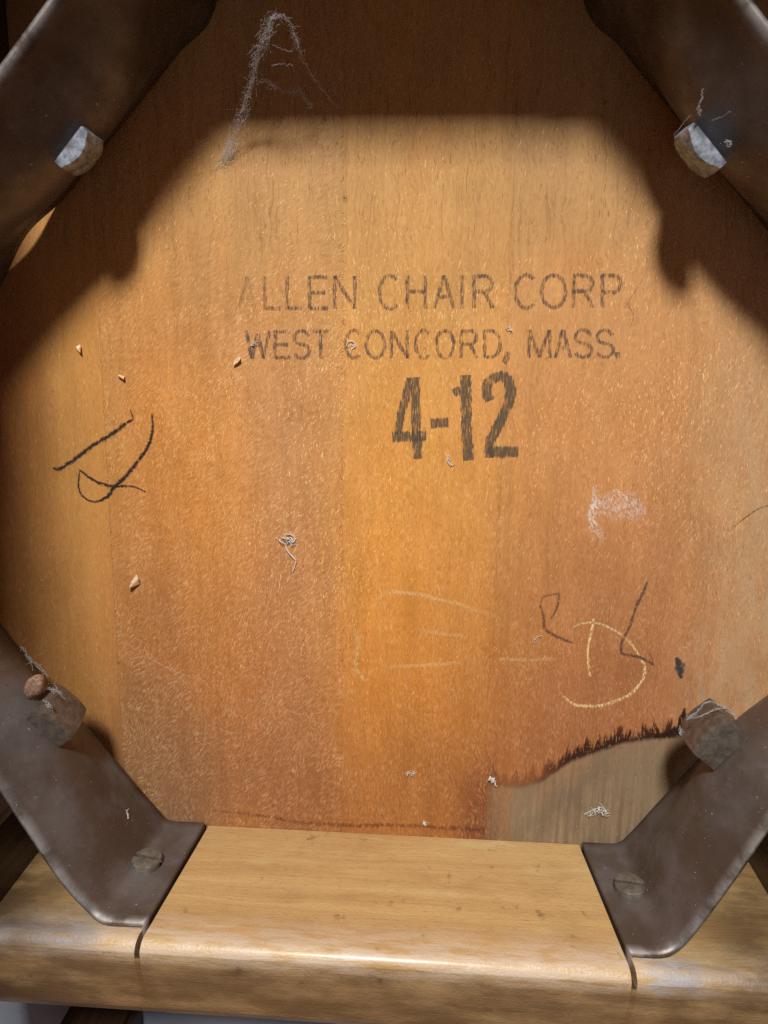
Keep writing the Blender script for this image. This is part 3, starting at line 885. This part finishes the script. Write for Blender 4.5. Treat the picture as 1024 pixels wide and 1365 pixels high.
r.stroke([c6(*p_) for p_ in [(316, 324), (370, 302), (440, 300), (510, 322), (585, 365), (645, 420), (700, 500), (725, 570), (700, 640), (640, 705), (560, 745), (480, 768), (400, 772), (320, 762), (255, 712)]], [1.0, 1.3, 1.4, 1.4, 1.4, 1.5, 1.5, 1.6, 1.7, 1.8, 1.9, 1.9, 1.9, 1.7, 1.3], [.6, .85, .8, .9, .7, .8, .9, 1, 1, 1, 1, 1, 1, .9, .5])
r.make('chalk_mark', M_CHALK)
r = Ribbon()
r.stroke([c6(*p_) for p_ in [(434, 275), (420, 350), (402, 430), (400, 500), (412, 605)]], [1.2, 1.6, 1.6, 1.5, 1.5], 1.0)
r.make('chalk_mark', M_CHALK)
def c5(x, y): return (420 + x / 1.695, 620 + y / 1.695)
for pts, st in (([(130, 318), (150, 296), (175, 286)], .6), ([(172, 286), (225, 290), (280, 304), (330, 316), (360, 326), (430, 350)], [1, 1, .9, .8, .6, .2]),
                ([(92, 370), (96, 420), (92, 455), (115, 488)], [.5, .7, .9, .8]), ([(168, 456), (245, 452), (330, 446)], [.5, .9, .6]),
                ([(418, 438), (480, 440), (545, 438)], [.7, .6, .4]), ([(225, 368), (275, 380), (335, 386)], [.4, .6, .4])):
    r = Ribbon(); r.stroke([c5(*p_) for p_ in pts], 2.2, [v_ * .62 for v_ in (st if hasattr(st, '__len__') else [st, st])]); r.make('chalk_mark', M_CHALK)
def c7(x, y): return (150 + x * .3027, 820 + y * .3027)
for pts, w, st in (([(55, 120), (130, 170), (220, 220), (330, 268), (400, 290)], 1.3, [.5, .9, .9, .8, .4]), ([(570, 365), (690, 395), (790, 425), (890, 458)], 1.1, [.6, .9, .7, .9]),
                   ([(410, 480), (470, 500), (530, 522)], 1.2, .7), ([(490, 395), (550, 450)], 1.8, .6)):
    r = Ribbon(); r.stroke([c7(*p_) for p_ in pts], w, st); r.make('scratch', M_SCRATCH)
def c8(x, y): return (680 + x * .336, 380 + y * .336)
r = Ribbon()
r.stroke([c8(*p_) for p_ in [(880, 965), (930, 925), (980, 890), (1030, 872)]], [.5, .8, .9, .7], [.6, .8, .7, .6]); r.make('pencil_mark', M_PENCIL)
r = Ribbon()
r.stroke([c8(*p_) for p_ in [(475, 170), (490, 120), (470, 70), (505, 10), (530, -30)]], .6, [.3, .5, .4, .35, .2]); r.make('pencil_mark', M_PENCIL)
# rubbed white smear below the stamp
r = Ribbon()
r.stroke([c8(*p_) for p_ in [(336, 790), (338, 860), (322, 920), (340, 970), (372, 1010)]], [2, 4.5, 4.5, 5, 2], [.6, 1, 1, .8, .4])
r.stroke([c8(*p_) for p_ in [(335, 885), (420, 872), (500, 885), (535, 875)]], [9, 14, 13, 7], [.5, .55, .65, .4])
r.stroke([c8(*p_) for p_ in [(410, 815), (440, 828), (470, 850)]], 2.2, .8)
r.make('white_smear', M_WHITE)

# torn fibres standing up from the planed face, too many and too small to pick apart
def raised_fibres(n=72000):
    x = rng.uniform(-174, 134, n); y = rng.uniform(-188, 112, n)
    px, py = to_px(x, y, 0.0)
    b2 = (x > -125.8) & (x < -33); b1 = x <= -125.8; b3 = (x >= -33) & (x < 27.4)
    # smooth random fields steer the lie and the crowding of the fibres
    def field(sc, k):
        rs = np.random.default_rng(k); f = np.zeros(n)
        for _ in range(14):
            w_ = rs.normal(0, 1 / sc, 2); f += np.sin(x * w_[0] + y * w_[1] * .6 + rs.uniform(0, 6.28))
        return f / math.sqrt(7)
    dens = np.where(b2, 1.0, np.where(b1, .22, np.where(b3, .72, .66))) * (.30 + .70 * smooth(py, 250, 430))
    dens *= .55 + .45 * np.tanh(field(9, 1) * 1.2)
    stn = (x > 27.4) & (np.interp(px, TIDE_X, TIDE_Y) < py)
    dens = np.where(stn, dens * .5, dens)
    keep = rng.random(n) < dens
    f2 = field(22, 2)
    a = np.where(b2, np.where(f2 > -.5, -34, -8) + 6 * f2, -5 + 5 * f2) + rng.normal(0, 13, n)
    a = np.radians(a)
    L = rng.gamma(4.0, .36, n); w = rng.uniform(.06, .17, n); hgt = rng.uniform(.02, .13, n)
    x, y, a, L, w, hgt, px, py = [q[keep] for q in (x, y, a, L, w, hgt, px, py)]; stn = stn[keep]
    m_ = len(x)
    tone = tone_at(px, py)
    def bump_(cx, cy, sx, sy): return np.exp(-.5 * (((px - cx) / sx) ** 2 + ((py - cy) / sy) ** 2))
    worn = bump_(370, 560, 80, 120) + bump_(400, 800, 60, 100) + .8 * bump_(620, 640, 90, 130) + .7 * bump_(880, 560, 90, 120) + .6 * bump_(690, 800, 60, 80) + .6 * bump_(230, 880, 60, 60)
    worn = np.clip(worn, 0, 1)[:, None]
    lightc = tone * (rng.uniform(1.05, 1.9, m_)[:, None] + worn * rng.uniform(0, .8, m_)[:, None]) * (np.array([1.0, 1.05, 1.16]) + worn * np.array([0, .04, .14]))
    darkc = tone * rng.uniform(.52, .85, m_)[:, None]
    isd = rng.random(m_) < np.where(py < 420, .12, .30)
    c = np.where(isd[:, None], darkc, np.minimum(lightc, lin((248, 220, 182))))
    c = np.where(stn[:, None], lin((132, 116, 92)) * rng.uniform(.55, 1.45, m_)[:, None], c)
    hgt = np.where(isd, .02, hgt)
    dx, dy = -np.sin(a), np.cos(a); sx, sy = -dy * w, dx * w
    bend = rng.normal(0, .12, m_)
    bz = np.select([x <= -125.8, x < -33, x < 27.4], [0, 1, 2], 3)
    surf = board_z(x, y, bz)
    base = surf - .03; hgt = hgt + surf
    Vv = np.stack([np.stack([x - sx * .4, y - sy * .4, base], -1), np.stack([x + sx * .4, y + sy * .4, base], -1),
                   np.stack([x + dx * L * .5 + sx + bend * dy, y + dy * L * .5 + sy - bend * dx, hgt], -1), np.stack([x + dx * L * .5 - sx + bend * dy, y + dy * L * .5 - sy - bend * dx, hgt], -1),
                   np.stack([x + dx * L, y + dy * L, surf + .012], -1)], 1).reshape(-1, 3)
    me = bpy.data.meshes.new('raised_grain')
    Fc = []
    for i in range(m_):
        b = 5 * i; Fc.append((b, b + 1, b + 2, b + 3)); Fc.append((b + 3, b + 2, b + 4))
    me.from_pydata((Vv * MM).tolist(), [], Fc)
    ca = me.color_attributes.new('tone', 'FLOAT_COLOR', 'POINT')
    ca.data.foreach_set('color', np.concatenate([np.repeat(c, 5, 0), np.ones((5 * m_, 1))], 1).astype(np.float32).ravel())
    g = G('torn_fibre')
    cc = g.mix(g.ramp(g.noise(g.P, 1.2, 2), .4, .6, 0, .25), g.attr('tone', 'Color'), rgba(196, 140, 88))
    o = link('raised_grain', me, g.fin(cc, .6), seat)
    o['kind'] = 'stuff'
raised_fibres()

# ------------------------------------------------------------------ cobwebs, lint and chips (things of their own)
def tube(V, Fc, P, r):
    P = np.asarray(P, float); n = len(P)
    T = np.gradient(P, axis=0); T /= np.linalg.norm(T, axis=1)[:, None] + 1e-9
    up = np.array([.31, .22, .92]); A = np.cross(T, up); A /= np.linalg.norm(A, axis=1)[:, None] + 1e-9
    B = np.cross(T, A); b = len(V)
    rr = r if hasattr(r, '__len__') else np.full(n, r)
    for i in range(n):
        for k in range(3):
            t = 2.0944 * k; V.append(P[i] + (A[i] * math.cos(t) + B[i] * math.sin(t)) * rr[i])
    for i in range(n - 1):
        for k in range(3):
            Fc.append((b + 3 * i + k, b + 3 * i + (k + 1) % 3, b + 3 * i + 3 + (k + 1) % 3, b + 3 * i + 3 + k))
def thread(V, Fc, pts, r, jit=.4, per=5):
    P = catmull(pts, per) if len(pts) > 2 else np.linspace(np.asarray(pts[0], float), np.asarray(pts[1], float), 6)
    P = P + rng.normal(0, jit, P.shape) * np.array([1, 1, .5]); P[:, 2] = np.maximum(P[:, 2], .15) if P[:, 2].min() < 3 else P[:, 2]
    tube(V, Fc, P, r)
def fuzz(V, Fc, pts, spread, n, r, length=3.0):
    if len(pts) == 1: pts = [pts[0], pts[0]]
    C = catmull(pts, 8) if len(pts) > 2 else np.linspace(np.asarray(pts[0], float), np.asarray(pts[1], float), 12)
    for _ in range(n):
        c = C[rng.integers(len(C))] + rng.normal(0, spread, 3) * np.array([1, 1, .4])
        d = (C[-1] - C[0]) / (np.linalg.norm(C[-1] - C[0]) + 1e-6) * 1.3 + rng.normal(0, .75, 3); d /= np.linalg.norm(d); e = rng.normal(0, 1, 3) * .5
        L = length * rng.uniform(.4, 1.3)
        q = [c - d * L / 2, c + e * L * .3, c + d * L / 2]
        P = catmull(q, 3); P[:, 2] = np.maximum(P[:, 2], .12)
        tube(V, Fc, P, r * rng.uniform(.6, 1.3))
def thing(name, V, Fc, m, label, cat, group=None):
    me = bpy.data.meshes.new(name)
    V = np.asarray(V, float)
    c = np.array([V[:, 0].mean(), V[:, 1].mean(), V[:, 2].min()])
    me.from_pydata(((V - c) * MM).tolist(), [], Fc)
    for p_ in me.polygons: p_.use_smooth = True
    o = _link(name, me, m); o.location = c * MM
    tag(o, label, cat, group)
    return o

# big dusty web at the top, hung between seat and rail
def cw(x, y, z): return at(280 + x * .1905, y * .1905, z)
V, Fc = [], []
A = [cw(95, 1130, .5), cw(160, 1000, 3), cw(225, 780, 9), cw(270, 640, 14), cw(310, 520, 18), cw(320, 400, 22), cw(380, 270, 27), cw(430, 120, 32)]
A2 = [cw(130, 1120, .5), cw(225, 960, 4), cw(270, 780, 9), cw(290, 600, 15), cw(330, 440, 21), cw(400, 300, 26), cw(435, 160, 31)]
Bp = [cw(430, 110, 32), cw(520, 120, 31), cw(575, 190, 28), cw(600, 280, 25), cw(645, 400, 20), cw(720, 540, 13), cw(800, 640, 7), cw(900, 760, .6)]
Cc = [cw(320, 560, 15), cw(400, 575, 11), cw(470, 610, 8), cw(540, 640, 6), cw(630, 640, 5), cw(700, 730, 4)]
for L_, k in ((A, 4), (A2, 3), (Bp, 3), (Cc, 3)):
    for _ in range(k): thread(V, Fc, L_, .038, .45)
for L_, s_, n_, ln in ((A[:3], 1.3, 120, 3.2), (A[:2], .9, 90, 2.2), (A[2:6], .7, 110, 3.0), (A[5:], 1.1, 130, 2.6), (Bp[2:5], .5, 36, 3.0), (Cc[1:3], .7, 50, 1.8), (Cc[3:], .9, 90, 2.0), (Bp[:3], .5, 16, 3)):
    fuzz(V, Fc, L_, s_, int(n_ * 1.0), .024, ln)
thread(V, Fc, [cw(440, 320, 25), cw(520, 350, 23), cw(580, 350, 23), cw(595, 290, 25)], .06, .2)
thread(V, Fc, [cw(430, 460, 20), cw(510, 450, 20), cw(580, 460, 19)], .06, .2)
for k in range(7):
    thread(V, Fc, [cw(rng.uniform(20, 100), rng.uniform(1150, 1250), .3), cw(rng.uniform(80, 160), rng.uniform(1020, 1120), .6), cw(rng.uniform(130, 230), rng.uniform(850, 1000), 1)], .04, .6)
thing('cobweb', V, Fc, M_WEB_DIM, 'large ragged grey cobweb hanging in the shadow above the stamped lettering', 'cobweb')

# threads on the hardware
def cn(x, y, z): return at(860 + x * .1602, 880 + y * .1601, z)
V, Fc = [], []
for off in range(3):
    thread(V, Fc, [cn(345, 485, 36), cn(420, 440, 37), cn(480, 370, 37), cn(550, 345, 37), cn(620, 375, 37), cn(700, 415, 37), cn(765, 485, 37)], .10, .22)
    thread(V, Fc, [cn(350, 490, 36), cn(470, 465, 38), cn(560, 420, 38), cn(660, 400, 38), cn(720, 430, 37)], .09, .2)
fuzz(V, Fc, [cn(345, 485, 36), cn(420, 445, 37)], .5, 22, .07, 1.4)
fuzz(V, Fc, [cn(620, 380, 37), cn(710, 425, 37)], .5, 26, .07, 1.4)
fuzz(V, Fc, [cn(290, 570, 35), cn(295, 610, 35)], .35, 24, .08, 1.2)
fuzz(V, Fc, [cn(395, 700, 36), cn(405, 725, 36)], .3, 14, .08, 1.0)
thread(V, Fc, [cn(685, 385, 34), cn(800, 260, 10), cn(900, 175, 8), cn(970, 115, 7)], .07, .15)
thing('cobweb', V, Fc, M_WEB, 'white cobweb strands draped over the nut beside the dark tide line', 'cobweb')

def cb(x, y, z): return at(x * .1953, 840 + y * .1953, z)
V, Fc = [], []
thread(V, Fc, [cb(150, 120, 12), cb(200, 195, 14), cb(270, 260, 18), cb(330, 310, 22)], .12, .25)
thread(V, Fc, [cb(180, 235, 16), cb(235, 215, 18), cb(300, 280, 20)], .12, .2); thread(V, Fc, [cb(175, 160, 14), cb(210, 225, 16), cb(230, 280, 18)], .10, .2)
fuzz(V, Fc, [cb(150, 120, 12), cb(200, 195, 14), cb(320, 300, 20)], .45, 50, .08, 1.8)
thread(V, Fc, [cb(320, 400, 37), cb(380, 410, 38), cb(450, 470, 38)], .10, .25); thread(V, Fc, [cb(370, 360, 36), cb(400, 420, 38), cb(430, 430, 38)], .07, .2)
fuzz(V, Fc, [cb(330, 405, 37), cb(420, 425, 38)], .4, 26, .07, 1.4)
fuzz(V, Fc, [cb(310, 480, 40), cb(350, 540, 40)], .5, 36, .09, 1.3)
thing('cobweb', V, Fc, M_WEB, 'torn white web clinging to bracket edge beside the brown cocoon', 'cobweb')

def ct(x, y, z): return at(780 + x * .2418, y * .2418, z)
V, Fc = [], []
thread(V, Fc, [ct(650, 490, 44), ct(640, 540, 43), ct(625, 600, 42), ct(630, 640, 40)], .12, .18); fuzz(V, Fc, [ct(625, 590, 42), ct(630, 640, 40)], .3, 16, .08, 1.2)
thread(V, Fc, [ct(490, 752, 30), ct(540, 680, 34), ct(590, 630, 38)], .10, .12)
thread(V, Fc, [ct(700, 665, 44), ct(760, 640, 46), ct(800, 615, 48)], .05, .15)
fuzz(V, Fc, [ct(780, 780, 39), ct(805, 800, 39)], .3, 16, .08, 1.3)
fuzz(V, Fc, [ct(880, 890, 34), ct(900, 880, 34)], .2, 12, .08, 1.2)
thing('cobweb', V, Fc, M_WEB, 'thin white threads on the nut at the upper right corner', 'cobweb')

def web_patch(name, pxy, pts_z, n, spread, length, r, m, label, cat, group=None, threads=()):
    V, Fc = [], []
    P = [at(a, b, pts_z) for a, b in pxy]
    fuzz(V, Fc, P, spread, max(6, n // 2), r * 1.5, length)
    for t in threads: thread(V, Fc, [at(a, b, z_) for a, b, z_ in t], r * 1.6, .12)
    return thing(name, V, Fc, m, label, cat, group)
web_patch('lint', [(379, 716), (390, 722)], .8, 60, .9, 2.4, .10, M_LINT, 'white lint tuft with a curled tail near the middle of the seat', 'lint',
          threads=[[(380, 726, .6), (383, 735, .7), (392, 743, .6), (394, 752, .5), (390, 762, .4)], [(376, 718, .8), (384, 711, 1.0), (393, 718, .9), (388, 727, .8)], [(381, 728, .6), (386, 738, .8), (393, 746, .6)]])
web_patch('lint', [(783, 1083), (800, 1080), (808, 1083)], .6, 70, .7, 2.6, .07, M_LINT, 'fluffy white web tuft on the grey stained wood', 'lint',
          threads=[[(778, 1085, .4), (792, 1079, .8), (803, 1076, .8), (812, 1086, .4)]])
web_patch('lint', [(654, 1036), (657, 1044)], .7, 40, .5, 1.6, .10, M_LINT, 'white fluff speck at the left end of the dark tide line', 'lint')
web_patch('lint', [(543, 1032), (553, 1030)], .5, 30, .5, 1.8, .08, M_LINT, 'two tiny white fibres low on the middle board', 'lint')
web_patch('lint', [(566, 1096), (568, 1100)], .5, 24, .4, 1.4, .08, M_LINT, 'white fibre speck just above the pale front rail', 'lint')
web_patch('lint', [(600, 612)], .4, 8, .3, .8, .08, M_LINT, 'tiny white curl below the dash of the stamped number', 'lint',
          threads=[[(598, 606, .4), (596, 613, .5), (601, 621, .5), (606, 618, .4)], [(599, 607, .4), (597, 614, .5), (602, 620, .5)]])
web_patch('lint', [(470, 462)], .4, 14, .5, 1.0, .09, M_LINT, 'white ring shaped curl on the first letter of CONCORD', 'lint',
          threads=[[(461, 462, .4), (464, 456, .5), (471, 455, .6), (474, 461, .6), (469, 465, .5), (468, 471, .4)], [(462, 461, .4), (466, 455, .5), (473, 457, .6), (472, 464, .5)]])
web_patch('lint', [(335, 459), (342, 455)], .5, 22, .4, 1.5, .08, M_LINT, 'white fibre caught on the letter W of WEST', 'lint')
web_patch('lint', [(676, 438), (684, 441)], .4, 16, .3, 1.2, .07, M_LINT, 'pale fibre above the comma after CONCORD', 'lint')
web_patch('lint', [(712, 858), (716, 850), (724, 847)], .3, 14, .3, 1.3, .06, M_LINT, 'thin white arc of fibre left of the chalk mark', 'lint',
          threads=[[(713, 858, .3), (714, 851, .4), (722, 846, .4)]])
web_patch('lint', [(171, 1077), (170, 1085), (172, 1090)], 50, 10, .3, 1.2, .08, M_LINT, 'short white fibre on the left bracket above its screw', 'lint')

def lump(name, center, axes, rot, m, label, cat, seed, sub=2, rough=.22):
    bm = bmesh.new()
    rs = np.random.default_rng(seed)
    if sub == 1:                       # a broken chip: hull of a few random points
        for q_ in rs.normal(0, .75, (11, 3)): bm.verts.new(tuple(np.clip(q_, -1.2, 1.2)))
        res = bmesh.ops.convex_hull(bm, input=bm.verts[:])
        loose = [v for v in bm.verts if not v.link_faces]
        bmesh.ops.delete(bm, geom=loose, context='VERTS'); rough = 0
    else: bmesh.ops.create_icosphere(bm, subdivisions=sub, radius=1.0)
    ph = rs.uniform(0, 6.28, 12); fr = rs.uniform(1.5, 4.5, (12, 3))
    for v in bm.verts:
        k = 1 + rough * sum(math.sin(fr[i].dot(np.array(v.co)) + ph[i]) for i in range(12)) / 4
        v.co = v.co * k
    bmesh.ops.scale(bm, vec=axes, verts=bm.verts)
    bmesh.ops.rotate(bm, cent=(0, 0, 0), matrix=Matrix.Rotation(rot, 3, 'Z'), verts=bm.verts)
    zmin = min(v.co.z for v in bm.verts)
    bmesh.ops.translate(bm, vec=(0, 0, -zmin), verts=bm.verts)
    bmesh.ops.scale(bm, vec=(MM, MM, MM), verts=bm.verts)
    me = bpy.data.meshes.new(name); bm.to_mesh(me); bm.free()
    if sub != 1:
        for p_ in me.polygons: p_.use_smooth = True
    o = _link(name, me, m); o.location = np.asarray(center, float) * MM
    tag(o, label, cat); return o
M_COC = mat_chip('cocoon_skin', (112, 84, 66), (156, 124, 104))
M_CHIP = mat_chip('splinter_wood', (208, 168, 122), (242, 214, 178))
c_ = at(46, 917, 34)
lump('cocoon', (c_[0], c_[1], 31), (3.0, 4.8, 2.8), math.radians(-30), M_COC, 'brown papery cocoon stuck to the lower left bracket beside its nut', 'cocoon', 3, 3, .34)
c_ = at(181, 777, 0)
lump('wood_splinter', (c_[0], c_[1], 0), (1.4, 3.4, 1.3), math.radians(-32), M_CHIP, 'pale wood splinter lying on the left part of the seat', 'splinter', 5, 1, .6)
c_ = at(107, 465, 0)
lump('wood_splinter', (c_[0], c_[1], 0), (1.0, 1.3, .9), .4, M_CHIP, 'small pale chip near the left board joint above the marker scribble', 'splinter', 8, 1, .6)
c_ = at(163, 502, 0)
lump('wood_splinter', (c_[0], c_[1], 0), (.9, 1.2, .7), 1.2, M_CHIP, 'tiny pale chip between board joint and letter W', 'splinter', 9, 1, .6)
c_ = at(316, 482, 0)
lump('wood_splinter', (c_[0], c_[1], 0), (.9, 2.0, .8), -.5, M_CHIP, 'small pale sliver just left of the word WEST', 'splinter', 12, 1, .6)
